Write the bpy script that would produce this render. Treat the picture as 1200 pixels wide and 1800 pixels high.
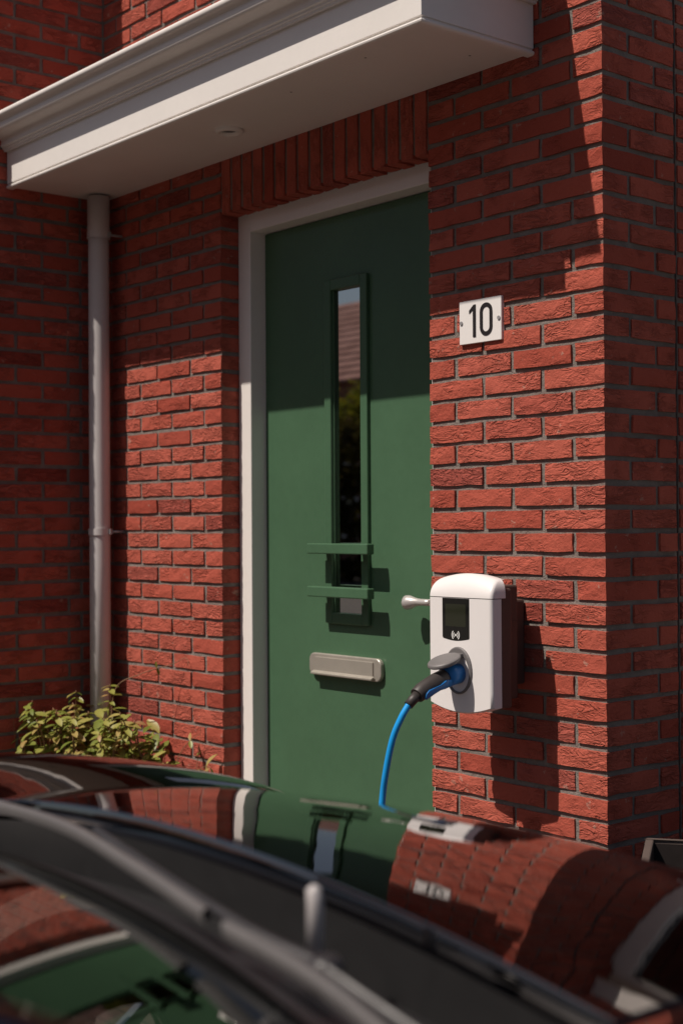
import bpy, bmesh, math, random
from mathutils import Vector, Matrix, noise
random.seed(7)
rnd = random.random
def U(a, b): return a + (b - a) * rnd()
scene = bpy.context.scene
for o in list(bpy.data.objects): bpy.data.objects.remove(o)
COL = scene.collection

# ------------------------------------------------------------------ camera
CAM = Vector((2.39539, -2.86856, 1.33249))
YAW, PIT, ROL = 0.692591, 0.00960971, -0.00616644
fw = Vector((-math.cos(YAW)*math.cos(PIT), math.sin(YAW)*math.cos(PIT), math.sin(PIT)))
r0 = Vector((math.sin(YAW), math.cos(YAW), 0)); u0 = r0.cross(fw)
RR = r0*math.cos(ROL) + u0*math.sin(ROL); UU = -r0*math.sin(ROL) + u0*math.cos(ROL)
cd = bpy.data.cameras.new('camera'); cam = bpy.data.objects.new('camera', cd); COL.objects.link(cam)
cam.matrix_world = Matrix(((RR.x, UU.x, -fw.x, CAM.x), (RR.y, UU.y, -fw.y, CAM.y), (RR.z, UU.z, -fw.z, CAM.z), (0, 0, 0, 1)))
cd.sensor_fit = 'VERTICAL'; cd.sensor_height = 36; cd.sensor_width = 24; cd.lens = 50.256
cd.clip_start = 0.05; cd.clip_end = 800
cd.dof.use_dof = True; cd.dof.focus_distance = 3.85; cd.dof.aperture_fstop = 3.2; cd.dof.aperture_blades = 9
scene.camera = cam

# ------------------------------------------------------------------ sky, sun, exposure
TOSUN = Vector((-0.105, -0.415, 0.653)).normalized()
EL = math.asin(TOSUN.z); AZ = math.atan2(TOSUN.x, TOSUN.y)
w = bpy.data.worlds.new('World'); scene.world = w; w.use_nodes = True
wn = w.node_tree.nodes; wl = w.node_tree.links
sky = wn.new('ShaderNodeTexSky'); sky.sky_type = 'NISHITA'; sky.sun_disc = False
sky.sun_elevation = EL; sky.sun_rotation = AZ; sky.air_density = 1.0; sky.dust_density = 2.0; sky.ozone_density = 1.0
wl.new(sky.outputs[0], wn['Background'].inputs[0]); wn['Background'].inputs[1].default_value = 0.05
sd = bpy.data.lights.new('sun', 'SUN'); sun = bpy.data.objects.new('sun', sd); COL.objects.link(sun)
sd.energy = 4.9; sd.angle = math.radians(0.5); sd.color = (1.0, 0.9, 0.8)
sun.rotation_euler = (-TOSUN).to_track_quat('-Z', 'Y').to_euler(); sun.location = (-3, -8, 12)
vs = scene.view_settings; vs.view_transform = 'Standard'; vs.look = 'None'; vs.exposure = -0.08; vs.gamma = 1.0; vs.use_curve_mapping = False

# ------------------------------------------------------------------ materials
M = {}
class NT:
    def __init__(s, name):
        s.m = bpy.data.materials.new(name); s.m.use_nodes = True
        s.n = s.m.node_tree.nodes; s.l = s.m.node_tree.links; s.b = s.n['Principled BSDF']
        M[name] = s.m
    def new(s, t, **k):
        a = s.n.new('ShaderNode' + t)
        for q, v in k.items(): setattr(a, q, v)
        return a
    def link(s, a, b): s.l.new(a, b)
    def val(s, x, sock):
        if isinstance(x, (int, float)): sock.default_value = x
        else: s.l.new(x, sock)
    def math(s, op, a, b=0.0, c=None):
        q = s.new('Math', operation=op); s.val(a, q.inputs[0]); s.val(b, q.inputs[1])
        if c is not None: s.val(c, q.inputs[2])
        return q.outputs[0]
    def noise(s, vec, scale, detail=4, rough=0.55, dist=0.0):
        q = s.new('TexNoise'); s.l.new(vec, q.inputs['Vector'])
        q.inputs['Scale'].default_value = scale; q.inputs['Detail'].default_value = detail
        q.inputs['Roughness'].default_value = rough; q.inputs['Distortion'].default_value = dist
        return q.outputs['Fac']
    def ramp(s, fac, stops):
        q = s.new('ValToRGB'); s.l.new(fac, q.inputs[0]); e = q.color_ramp.elements
        while len(e) < len(stops): e.new(0.5)
        for i, (p, c) in enumerate(stops):
            e[i].position = p; e[i].color = (*c, 1) if len(c) == 3 else c
        return q.outputs[0]
    def mix(s, fac, a, b, mode='MIX'):
        q = s.new('Mix', data_type='RGBA', blend_type=mode); s.val(fac, q.inputs[0])
        for x, i in ((a, 6), (b, 7)):
            if isinstance(x, tuple): q.inputs[i].default_value = (*x, 1)
            else: s.l.new(x, q.inputs[i])
        return q.outputs[2]
    def bump(s, h, dist, strength=1.0):
        q = s.new('Bump'); s.l.new(h, q.inputs['Height']); q.inputs['Distance'].default_value = dist
        q.inputs['Strength'].default_value = strength; s.l.new(q.outputs[0], s.b.inputs['Normal']); return q.outputs[0]

def simple(name, col, rough=0.5, metal=0.0, coat=0.0, bump=0.0, bscale=200, var=0.0, ior=1.5, spec=0.5):
    t = NT(name); b = t.b
    b.inputs['Base Color'].default_value = (*col, 1); b.inputs['Roughness'].default_value = rough
    b.inputs['Metallic'].default_value = metal; b.inputs['IOR'].default_value = ior
    b.inputs['Coat Weight'].default_value = coat; b.inputs['Coat Roughness'].default_value = 0.02
    b.inputs['Specular IOR Level'].default_value = spec
    g = t.new('NewGeometry').outputs['Position']
    if var:
        n = t.noise(g, 3.0, 5, 0.6)
        n2 = t.noise(g, 40.0, 4, 0.6)
        f = t.math('ADD', t.math('MULTIPLY', n, 0.7), t.math('MULTIPLY', n2, 0.3))
        lo = tuple(c*(1-var) for c in col); hi = tuple(min(1, c*(1+var)) for c in col)
        t.link(t.ramp(f, [(0.3, lo), (0.7, hi)]), b.inputs['Base Color'])
        t.link(t.math('MULTIPLY_ADD', n2, 0.16, rough-0.08), b.inputs['Roughness'])
    if bump: t.bump(t.noise(g, bscale, 3, 0.6), bump)
    return t.m

def brick_mat():
    t = NT('brick'); b = t.b
    tc = t.new('TexCoord'); oi = t.new('ObjectInfo'); ge = t.new('NewGeometry')
    rn = t.math('FRACT', t.math('ADD', oi.outputs['Random'], t.math('MULTIPLY', ge.outputs['Random Per Island'], 7.31)))
    off = t.new('VectorMath', operation='MULTIPLY_ADD')
    cmb = t.new('CombineXYZ')
    t.link(rn, cmb.inputs[0]); t.link(t.math('FRACT', t.math('MULTIPLY', rn, 13.7)), cmb.inputs[1]); t.link(t.math('FRACT', t.math('MULTIPLY', rn, 37.1)), cmb.inputs[2])
    t.link(cmb.outputs[0], off.inputs[0]); off.inputs[1].default_value = (31, 17, 23)
    t.link(tc.outputs['Object'], off.inputs[2])
    v = off.outputs[0]
    mp = t.new('Mapping'); t.link(v, mp.inputs[0]); mp.inputs['Scale'].default_value = (1, 1, 2.6); mp.inputs['Rotation'].default_value = (0, 0.45, 0)
    # hand formed folds: ridged distorted noise that fades in and out over the face
    n1 = t.noise(mp.outputs[0], 19, 4, 0.58, 1.0)
    ridge = t.math('ABSOLUTE', t.math('SUBTRACT', n1, 0.5))
    fold = t.math('MINIMUM', t.math('MULTIPLY', ridge, 8.0), 1.0)
    mask = t.math('GREATER_THAN', 1.0, 2.0)
    m1 = t.noise(v, 11, 2, 0.5)
    mk = t.new('MapRange'); t.link(t.math('ADD', m1, t.math('MULTIPLY', t.math('SUBTRACT', rn, 0.5), 0.28)), mk.inputs[0])
    mk.inputs[1].default_value = 0.40; mk.inputs[2].default_value = 0.60
    folds = t.math('MULTIPLY', t.math('SUBTRACT', fold, 1.0), mk.outputs[0])
    sand = t.noise(v, 420, 3, 0.7); med = t.noise(v, 90, 4, 0.65, 0.6); big = t.noise(v, 16, 2, 0.5)
    h = t.math('ADD', t.math('MULTIPLY', folds, 0.85), t.math('MULTIPLY', med, 0.55))
    h = t.math('ADD', h, t.math('MULTIPLY', sand, 0.24)); h = t.math('ADD', h, t.math('MULTIPLY', big, 0.9))
    t.bump(h, 0.0068, 1.0)
    base = t.ramp(rn, [(0.0, (0.33, 0.062, 0.040)), (0.12, (0.44, 0.094, 0.062)), (0.4, (0.49, 0.112, 0.074)), (0.65, (0.53, 0.132, 0.090)), (0.85, (0.46, 0.108, 0.076)), (0.95, (0.40, 0.105, 0.082)), (1.0, (0.31, 0.066, 0.048))])
    c = t.mix(t.math('MULTIPLY', med, 0.42), base, (0.29, 0.048, 0.030))
    c = t.mix(t.math('MULTIPLY', t.math('GREATER_THAN', sand, 0.63), 0.30), c, (0.62, 0.22, 0.15))
    # pale mortar smears now and then
    sm = t.math('MULTIPLY', t.math('GREATER_THAN', t.noise(v, 26, 5, 0.7), 0.66), 0.5)
    c = t.mix(sm, c, (0.50, 0.33, 0.26))
    t.link(c, b.inputs['Base Color']); b.inputs['Roughness'].default_value = 0.92; b.inputs['Specular IOR Level'].default_value = 0.2
brick_mat()
def mortar_mat():
    t = NT('mortar'); b = t.b; g = t.new('NewGeometry').outputs['Position']
    n = t.noise(g, 260, 4, 0.7); n2 = t.noise(g, 14, 4, 0.6); n3 = t.noise(g, 60, 4, 0.6)
    c = t.ramp(n2, [(0.3, (0.20, 0.178, 0.16)), (0.7, (0.30, 0.27, 0.245))])
    c = t.mix(t.math('MULTIPLY', n, 0.5), c, (0.19, 0.165, 0.145))
    t.link(c, b.inputs['Base Color']); b.inputs['Roughness'].default_value = 0.95; b.inputs['Specular IOR Level'].default_value = 0.15
    t.bump(t.math('ADD', n, t.math('MULTIPLY', n3, 1.5)), 0.004)
mortar_mat()
simple('white_paint', (0.80, 0.765, 0.73), 0.42, var=0.035, bump=0.0002, bscale=120)
simple('white_trim', (0.74, 0.70, 0.665), 0.5, var=0.05)
simple('green_paint', (0.063, 0.133, 0.074), 0.36, var=0.10, bump=0.00022, bscale=60, spec=0.3)
simple('zinc_grey', (0.30, 0.29, 0.30), 0.38, var=0.08)
simple('pipe_grey', (0.58, 0.555, 0.55), 0.40, var=0.05)
simple('brushed_metal', (0.42, 0.39, 0.34), 0.40, metal=0.45, var=0.06)
simple('satin_nickel', (0.60, 0.57, 0.55), 0.33, metal=0.45, var=0.04)
simple('charger_white', (0.80, 0.77, 0.76), 0.38, var=0.015, bump=0.0001, bscale=900)
simple('charger_brown', (0.075, 0.05, 0.042), 0.55, var=0.1, bump=0.0002, bscale=700)
simple('socket_grey', (0.15, 0.14, 0.14), 0.5, var=0.06)
simple('plug_black', (0.045, 0.038, 0.036), 0.5, var=0.12, bump=0.0002, bscale=800)
simple('plug_blue', (0.015, 0.17, 0.50), 0.4, var=0.05)
simple('cable_blue', (0.012, 0.33, 0.80), 0.36, var=0.05)
simple('screen', (0.006, 0.006, 0.005), 0.12, coat=1.0)
simple('screen_window', (0.02, 0.022, 0.012), 0.15, coat=1.0)
simple('print_white', (0.85, 0.85, 0.83), 0.5)
simple('digit_black', (0.018, 0.014, 0.014), 0.4)
simple('sign_white', (0.83, 0.80, 0.78), 0.35, var=0.02)
simple('door_glass', (0.60, 0.585, 0.57), 0.015, metal=1.0)
simple('black_rubber', (0.006, 0.0055, 0.006), 0.6, var=0.2)
simple('dark_plastic', (0.022, 0.02, 0.023), 0.45, var=0.15)
simple('wiper_metal', (0.11, 0.103, 0.103), 0.45, var=0.1)
simple('nozzle_grey', (0.45, 0.42, 0.42), 0.35)
simple('timber', (0.035, 0.022, 0.016), 0.7, var=0.3)
simple('tyre', (0.02, 0.02, 0.02), 0.8, var=0.2)
simple('rim_metal', (0.55, 0.55, 0.55), 0.3, metal=0.9)
simple('lamp_lens', (0.6, 0.6, 0.6), 0.08, metal=0.6, coat=1.0)
simple('tail_lens', (0.35, 0.01, 0.01), 0.15, coat=1.0)
simple('interior', (0.02, 0.019, 0.02), 0.7, var=0.2)
simple('crate_dark', (0.014, 0.009, 0.008), 0.6, var=0.2)
simple('crate_rim', (0.10, 0.075, 0.065), 0.6, var=0.15)
simple('stem', (0.24, 0.13, 0.07), 0.8, var=0.2)
simple('window_dark', (0.20, 0.21, 0.22), 0.02, metal=1.0)
simple('downlight_dark', (0.02, 0.014, 0.01), 0.3)
def car_paint():
    t = NT('car_paint'); b = t.b
    b.inputs['Base Color'].default_value = (0.23, 0.215, 0.21, 1); b.inputs['Metallic'].default_value = 1.0
    b.inputs['Roughness'].default_value = 0.03; b.inputs['Coat Weight'].default_value = 0.5; b.inputs['Coat Roughness'].default_value = 0.01
    g = t.new('NewGeometry').outputs['Position']
    n = t.noise(g, 7, 3, 0.5); dust = t.noise(g, 900, 2, 0.7)
    t.link(t.math('MULTIPLY_ADD', t.math('GREATER_THAN', dust, 0.66), 0.08, 0.025), b.inputs['Roughness'])
    t.bump(n, 0.0011)
car_paint()
def glass_mat():
    t = NT('car_glass'); out = t.n['Material Output']; t.n.remove(t.b)
    tr = t.new('BsdfTransparent'); tr.inputs[0].default_value = (0.42, 0.45, 0.45, 1)
    gl = t.new('BsdfGlossy'); gl.inputs['Roughness'].default_value = 0.01; gl.inputs[0].default_value = (0.9, 0.92, 0.9, 1)
    fr = t.new('Fresnel'); fr.inputs[0].default_value = 1.48
    mx = t.new('MixShader'); t.link(fr.outputs[0], mx.inputs[0]); t.link(tr.outputs[0], mx.inputs[1]); t.link(gl.outputs[0], mx.inputs[2])
    t.link(mx.outputs[0], out.inputs[0])
glass_mat()
def leaf_mat(name, stops, rough=0.42):
    t = NT(name); b = t.b
    oi = t.new('ObjectInfo'); ge = t.new('NewGeometry')
    rn = t.math('FRACT', t.math('ADD', oi.outputs['Random'], t.math('MULTIPLY', ge.outputs['Random Per Island'], 5.77)))
    c = t.ramp(rn, stops)
    c = t.mix(t.math('MULTIPLY', t.noise(ge.outputs['Position'], 60, 3), 0.2), c, (0.20, 0.10, 0.035))
    t.link(c, b.inputs['Base Color']); b.inputs['Roughness'].default_value = rough
    tr = t.new('BsdfTranslucent'); t.link(c, tr.inputs[0])
    mx = t.new('MixShader'); mx.inputs[0].default_value = 0.3
    t.link(b.outputs[0], mx.inputs[1]); t.link(tr.outputs[0], mx.inputs[2]); t.link(mx.outputs[0], t.n['Material Output'].inputs[0])
leaf_mat('leaf', [(0.0, (0.14, 0.20, 0.03)), (0.4, (0.26, 0.29, 0.05)), (0.75, (0.40, 0.38, 0.10)), (0.94, (0.44, 0.30, 0.11)), (1.0, (0.30, 0.11, 0.05))])
leaf_mat('tree_leaf', [(0.0, (0.06, 0.09, 0.012)), (0.5, (0.13, 0.15, 0.012)), (1.0, (0.22, 0.20, 0.02))])
leaf_mat('hedge_leaf', [(0.0, (0.012, 0.016, 0.005)), (0.8, (0.03, 0.035, 0.008)), (1.0, (0.12, 0.11, 0.015))])
def roof_mat():
    t = NT('roof_tile'); b = t.b; ge = t.new('NewGeometry')
    c = t.ramp(ge.outputs['Random Per Island'], [(0.0, (0.30, 0.14, 0.11)), (1.0, (0.42, 0.22, 0.18))])
    t.link(c, b.inputs['Base Color']); b.inputs['Roughness'].default_value = 0.85
roof_mat()
def paving_mat():
    t = NT('paving'); b = t.b; g = t.new('NewGeometry').outputs['Position']
    br = t.new('TexBrick'); t.link(g, br.inputs['Vector'])
    br.inputs['Color1'].default_value = (0.085, 0.06, 0.048, 1); br.inputs['Color2'].default_value = (0.125, 0.09, 0.072, 1); br.inputs['Mortar'].default_value = (0.045, 0.04, 0.036, 1)
    br.inputs['Scale'].default_value = 1.0; br.inputs['Brick Width'].default_value = 0.21; br.inputs['Row Height'].default_value = 0.075; br.inputs['Mortar Size'].default_value = 0.004
    c = t.mix(t.math('MULTIPLY', t.noise(g, 1.5, 5), 0.5), br.outputs[0], (0.055, 0.047, 0.042))
    t.link(c, b.inputs['Base Color']); b.inputs['Roughness'].default_value = 0.9
    t.bump(t.math('ADD', t.math('MULTIPLY', br.outputs['Fac'], -1.0), t.noise(g, 150, 3)), 0.004)
paving_mat()
def ground_mat():
    t = NT('ground'); b = t.b; g = t.new('NewGeometry').outputs['Position']
    t.link(t.ramp(t.noise(g, 0.6, 6, 0.6), [(0.3, (0.045, 0.042, 0.04)), (0.7, (0.07, 0.063, 0.058))]), b.inputs['Base Color'])
    b.inputs['Roughness'].default_value = 0.95; t.bump(t.noise(g, 80, 4), 0.005)
ground_mat()
simple('far_brick', (0.30, 0.12, 0.085), 0.9, var=0.25)
simple('lawn', (0.05, 0.075, 0.02), 0.9, var=0.3)

# ------------------------------------------------------------------ mesh helpers
class MB:
    def __init__(s): s.v = []; s.f = []; s.smooth = []
    def add(s, v, f, sm=False):
        o = len(s.v); s.v += [tuple(q) for q in v]; s.f += [tuple(i+o for i in q) for q in f]; s.smooth += [sm]*len(f); return s
    def box(s, x0, x1, y0, y1, z0, z1):
        v = [(x0,y0,z0),(x1,y0,z0),(x1,y1,z0),(x0,y1,z0),(x0,y0,z1),(x1,y0,z1),(x1,y1,z1),(x0,y1,z1)]
        return s.add(v, [(0,3,2,1),(4,5,6,7),(0,1,5,4),(1,2,6,5),(2,3,7,6),(3,0,4,7)])
    def grid(s, rows, sm=True, closed=False, flip=False):
        n = len(rows[0]); v = [p for r in rows for p in r]; f = []
        for i in range(len(rows)-1):
            for j in range(n if closed else n-1):
                a = i*n+j; b = i*n+(j+1) % n; c = (i+1)*n+(j+1) % n; d = (i+1)*n+j
                f.append((a, d, c, b) if flip else (a, b, c, d))
        return s.add(v, f, sm)
    def tube(s, pts, rad, seg=12, cap=True):
        pts = [Vector(p) for p in pts]; rows = []; n = len(pts); prev = None
        for i, p in enumerate(pts):
            t = (pts[min(i+1, n-1)] - pts[max(i-1, 0)]).normalized()
            if prev is None:
                a = t.orthogonal().normalized()
            else:
                a = (prev - t*prev.dot(t)).normalized()
            prev = a; b = t.cross(a); r = rad[i] if isinstance(rad, (list, tuple)) else rad
            rows.append([p + (a*math.cos(2*math.pi*k/seg) + b*math.sin(2*math.pi*k/seg))*r for k in range(seg)])
        s.grid(rows, True, True, True)
        if cap:
            s.add(rows[0], [tuple(range(seg))]); s.add(rows[-1], [tuple(reversed(range(seg)))])
        return s
    def prism(s, poly, d0, d1, axis='y', sm=False):
        # poly: list of (a,b) in the plane, extruded along axis from d0 to d1
        def P(a, b, d): return {'y': (a, d, b), 'x': (d, a, b), 'z': (a, b, d)}[axis]
        n = len(poly); v = [P(a, b, d0) for a, b in poly] + [P(a, b, d1) for a, b in poly]
        f = [(i, (i+1) % n, n+(i+1) % n, n+i) for i in range(n)]
        s.add(v, f, sm); s.add(v[:n], [tuple(reversed(range(n)))]); s.add(v[n:], [tuple(range(n))]); return s
    def mesh(s, name, fix=True):
        me = bpy.data.meshes.new(name); me.from_pydata(s.v, [], s.f)
        me.polygons.foreach_set('use_smooth', s.smooth); me.update()
        if fix:
            bm = bmesh.new(); bm.from_mesh(me)
            bmesh.ops.remove_doubles(bm, verts=bm.verts, dist=1e-5)
            bmesh.ops.recalc_face_normals(bm, faces=bm.faces); bm.to_mesh(me); bm.free()
        return me
    def build(s, name, mat, parent=None, bevel=0.0, seg=2, fix=True):
        o = obj(name, s.mesh(name, fix), mat, parent)
        if bevel:
            b = o.modifiers.new('bevel', 'BEVEL'); b.width = bevel; b.segments = seg; b.limit_method = 'ANGLE'; b.angle_limit = math.radians(35)
            b.harden_normals = False
        return o
def obj(name, me, mat=None, parent=None):
    o = bpy.data.objects.new(name, me); COL.objects.link(o)
    if mat is not None and not me.materials: me.materials.append(M[mat])
    if parent is not None:
        o.parent = parent
    return o
def tag(o, label=None, cat=None, group=None, kind=None):
    for k, v in (('label', label), ('category', cat), ('group', group), ('kind', kind)):
        if v: o[k] = v
    return o
def thing(name, label, cat, group=None):
    e = bpy.data.objects.new(name, None); COL.objects.link(e); return tag(e, label, cat, group)
def bez(p0, p1, p2, p3, n=12):
    p0, p1, p2, p3 = map(Vector, (p0, p1, p2, p3)); o = []
    for i in range(n+1):
        t = i/n; o.append(p0*(1-t)**3 + p1*3*t*(1-t)**2 + p2*3*t*t*(1-t) + p3*t**3)
    return o
def spline(pts, n=8):
    pts = [Vector(p) for p in pts]; o = []
    for i in range(len(pts)-1):
        a = pts[max(i-1, 0)]; b = pts[i]; c = pts[i+1]; d = pts[min(i+2, len(pts)-1)]
        for k in range(n):
            t = k/n; o.append(0.5*((2*b) + (c-a)*t + (2*a-5*b+4*c-d)*t*t + (3*b-a-3*c+d)*t**3))
    o.append(pts[-1]); return o

# ------------------------------------------------------------------ ground
tag(MB().add([(-150,-150,0),(150,-150,0),(150,150,0),(-150,150,0)], [(0,1,2,3)]).build('ground', 'ground'), kind='structure')
tag(MB().add([(-9,-7.5,.004),(9,-7.5,.004),(9,.4,.004),(-9,.4,.004)], [(0,1,2,3)]).build('driveway', 'paving'), kind='structure')

# ------------------------------------------------------------------ brick house
ZT = 2.62; CP = 0.0625; BH = 0.0482
house = thing('brick_house', 'red brick house entrance with green front door under a white canopy', 'house')
_bm = {}
def brick_mesh(L, D, v):
    key = (round(L, 3), round(D, 3), v)
    if key in _bm: return _bm[key]
    rs = random.Random(hash(key) & 0xffff)
    nx = 4 if L > 0.15 else 2
    ny = 4 if D > 0.15 else 2
    nz = 2
    bm = bmesh.new(); pts = {}
    for i in range(nx+1):
        for j in range(ny+1):
            for k in range(nz+1):
                if i in (0, nx) or j in (0, ny) or k in (0, nz):
                    pts[i, j, k] = bm.verts.new((L*(i/nx-0.5), D*j/ny, BH*k/nz))
    def q(a, b, c, d): bm.faces.new([pts[a], pts[b], pts[c], pts[d]])
    for i in range(nx):
        for k in range(nz):
            q((i,0,k),(i+1,0,k),(i+1,0,k+1),(i,0,k+1))
    for i in range(nx):
        for j in range(ny):
            q((i,j,nz),(i+1,j,nz),(i+1,j+1,nz),(i,j+1,nz)); q((i,j,0),(i,j+1,0),(i+1,j+1,0),(i+1,j,0))
    for j in range(ny):
        for k in range(nz):
            q((nx,j,k),(nx,j+1,k),(nx,j+1,k+1),(nx,j,k+1)); q((0,j,k),(0,j,k+1),(0,j+1,k+1),(0,j+1,k))
    sharp = [e for e in bm.edges if len(e.link_faces) == 2 and e.calc_face_angle(0) > 1]
    for p, vt in pts.items():
        i, j, k = p
        if k in (0, nz): vt.co.z += rs.uniform(-.0016, .0016)
        if i in (0, nx): vt.co.x += rs.uniform(-.0014, .0014)
        if j == 0: vt.co.y += rs.uniform(-.0014, .0014) + (-.0008 if (k == 1 and 0 < i < nx) else 0)
    bmesh.ops.bevel(bm, geom=sharp, offset=0.0026, segments=1, affect='EDGES', profile=0.6)
    me = bpy.data.meshes.new('brick'); bm.to_mesh(me); bm.free(); me.materials.append(M['brick'])
    _bm[key] = me; return me
def brick(parent, x, y, z, L, D=0.1, face='front', jit=1.0):
    o = bpy.data.objects.new('brick', brick_mesh(L-.0035, D, random.randrange(6))); COL.objects.link(o); o.parent = parent
    p = U(-.0018, .0014)*jit; dz = U(-.0012, .0012)*jit; t = U(-.004, .004)*jit
    if face == 'front': o.location = (x, y+p, z+dz); o.rotation_euler = (U(-.01, .01), t, U(-.006, .006))
    elif face == 'side': o.location = (x-p, y, z+dz); o.rotation_euler = (t, U(-.01, .01), math.pi/2+U(-.006, .006))
    elif face == 'soldier': o.location = (x, y+p, z+dz); o.rotation_euler = (U(-.006, .006), -math.pi/2, U(-.004, .004))
    return o
class Stuff:          # bricks that cannot be seen one by one: one joined mesh
    def __init__(s): s.mb = MB()
    def add(s, x0, x1, y0, y1, z):
        j = U(-.0015, .0015); s.mb.box(x0, x1, y0+j, y1, z, z+BH)
    def build(s, parent): return tag(s.mb.build('brickwork', 'brick', parent, fix=False), kind='stuff')
def zc(i): return ZT - CP*i - BH

# right pier: front y=0, x -0.655..0, and the return to y=0.30
wall = MB(); wall.box(-.6491, -.0056, .0056, .30, 0, 5.6)
pier = wall.build('wall', 'mortar', house)
pier['label'] = 'half sunlit brick pier beside the door'
st = Stuff()
for i in range(-46, 42):
    z = zc(i); vis = -3 <= i <= 36
    if i % 2 == 0: row = [(-.209, 0, .1), (-.4295, -.2205, .1), (-.6555, -.441, .1)]; side = (.111, .296)
    else: row = [(-.0995, 0, .209), (-.320, -.111, .1), (-.5405, -.3315, .1), (-.6555, -.552, .1)]; side = (.220, .296)
    if i < -3: row = row[:-1] + [(-.6491, row[-1][1], .1)]
    for a, b, d in row:
        if vis: brick(pier, (a+b)/2, 0, z, b-a, d)
        else: st.add(a, b, 0, d, z)
    if vis: brick(pier, 0, (side[0]+side[1])/2, z, side[1]-side[0], .1, 'side')
    else: st.mb.box(-.1, U(-.001, .001), side[0], side[1], z, z+BH)
st.build(pier)
# left pier
wall = MB(); wall.box(-2.525, -1.7186, .0056, .30, 0, 2.43)
lp = wall.build('wall', 'mortar', house); lp['label'] = 'brick wall between the drainpipe and the door'
st = Stuff()
for i in range(0, 42):
    z = zc(i); vis = i <= 36
    if i % 2 == 1: cuts = [-1.713, -1.909, -2.129, -2.349, -2.515]
    else: cuts = [-1.713, -1.823, -2.033, -2.247, -2.458, -2.515]
    for k in range(len(cuts)-1):
        b, a = cuts[k] - (.0055 if k else 0), cuts[k+1] + .0055
        if b-a < .03: continue
        if vis: brick(lp, (a+b)/2, 0, z, round(b-a, 3), .1)
        else: st.add(a, b, 0, .1, z)
st.build(lp)
# soldier course over the door and the wall above
wall = MB(); wall.box(-1.7186, -.6491, .0050, .072, 2.432, 2.66); wall.box(-2.525, -1.7186, .0056, .3, 2.43, 2.66); wall.box(-2.525, -.6491, .0056, .3, 2.66, 5.6)
up = wall.build('wall', 'mortar', house); up['label'] = 'brick wall above the door with an upright soldier course'
n = 17; pt = (1.713-.655)/n
for k in range(n):
    brick(up, -.655 - pt*(k+.5) + BH/2, 0, 2.42+.1045, .209, .068, 'soldier')
st = Stuff()
for i in range(-46, 1):
    z = zc(i); off = 0 if i % 2 else .11
    x = -.6555 - off
    edges = [-.6555] + ([-.7655] if off else [])
    while edges[-1] > -2.5: edges.append(max(edges[-1]-.22, -2.515))
    for k in range(len(edges)-1):
        b, a = edges[k]-.0055, edges[k+1]+.0055
        if b-a < .03: continue
        if -13 <= i <= -4 and a < -1.35: brick(up, (a+b)/2, 0, z, round(b-a, 3), .1)
        elif i <= -1: st.add(a, b, 0, .1, z)
st.build(up)
# projecting wing on the left: face x=-2.51 from y=0 to y=-0.617
wall = MB(); wall.box(-6.5, -2.5156, -.5714, .30, 0, 5.6)
wing = wall.build('wall', 'mortar', house); wing['label'] = 'shaded brick wall standing out at left of the drainpipe'
st = Stuff()
for i in range(-46, 42):
    z = zc(i); vis = -14 <= i <= 36
    if i % 2 == 0: segs = [(-.100, -.004), (-.264, -.111), (-.484, -.275), (-.577, -.495)]
    else: segs = [(-.155, -.004), (-.375, -.166), (-.466, -.386), (-.577, -.477)]
    for k, (a, b) in enumerate(segs):
        if vis: brick(wing, -2.51, (a+b)/2, z, round(b-a, 3), .209 if (k == 3 and i % 2) else .1, 'side')
        else: st.mb.box(-2.719 if (k == 3 and i % 2) else -2.61, -2.51+U(-.0015, .0015), a, b, z, z+BH)
    x = -2.51 - (.2205 if i % 2 else .111) 
    while x > -6.4:
        st.add(x-.209, x, -.577, -.477, z); x -= .22
st.build(wing)
# the side wall runs on behind a dark movement joint
wall = MB(); wall.box(-.30, -.0056, .309, 7.7, 0, 5.6); wall.box(-.30, -.012, .30, .309, 0, 5.6)
rec = wall.build('wall', 'mortar', house); rec['label'] = 'shaded brick side wall behind the movement joint'
st = Stuff()
for i in range(-46, 42):
    z = zc(i); y = .311 + (0 if i % 2 else -.11); k = 0
    while y < 7.5:
        a, b = max(y, .311)+.001, y+.208
        if k == 0 and -3 <= i <= 36: brick(rec, 0, (a+b)/2, z, round(b-a+.003, 3), .1, 'side')
        else: st.mb.box(-.1, U(-.0015, .0015), a, b, z, z+BH)
        y += .22; k += 1
st.build(rec)
# white bay window on the side wall (seen only mirrored in the bonnet)
bw = MB()
for x, y in ((.36, .52), (.36, 1.36), (.36, 2.2)): bw.box(x, x+.09, y, y+.09, 1.0, 2.32)
bw.box(.001, .08, .52, .60, 1.0, 2.32); bw.box(.001, .45, .52, 2.29, .93, 1.0); bw.box(.001, .45, .52, 2.29, 2.32, 2.42)
win = bw.build('bay_window', 'white_paint', house, .004)
MB().box(.02, .43, .54, 2.27, .02, .929).build('base_panel', 'timber', win)
MB().box(.001, .50, .46, 2.35, 2.421, 2.62).build('bay_roof', 'white_paint', win, .006)
MB().box(.001, .50, .46, 2.35, .905, .928).build('sill', 'white_paint', win, .004)
MB().box(.081, .359, .555, .565, 1.001, 2.319).build('pane', 'window_dark', win)
MB().box(.40, .41, .611, 1.359, 1.001, 2.319).build('pane', 'window_dark', win); MB().box(.40, .41, 1.451, 2.199, 1.001, 2.319).build('pane', 'window_dark', win)
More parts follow.
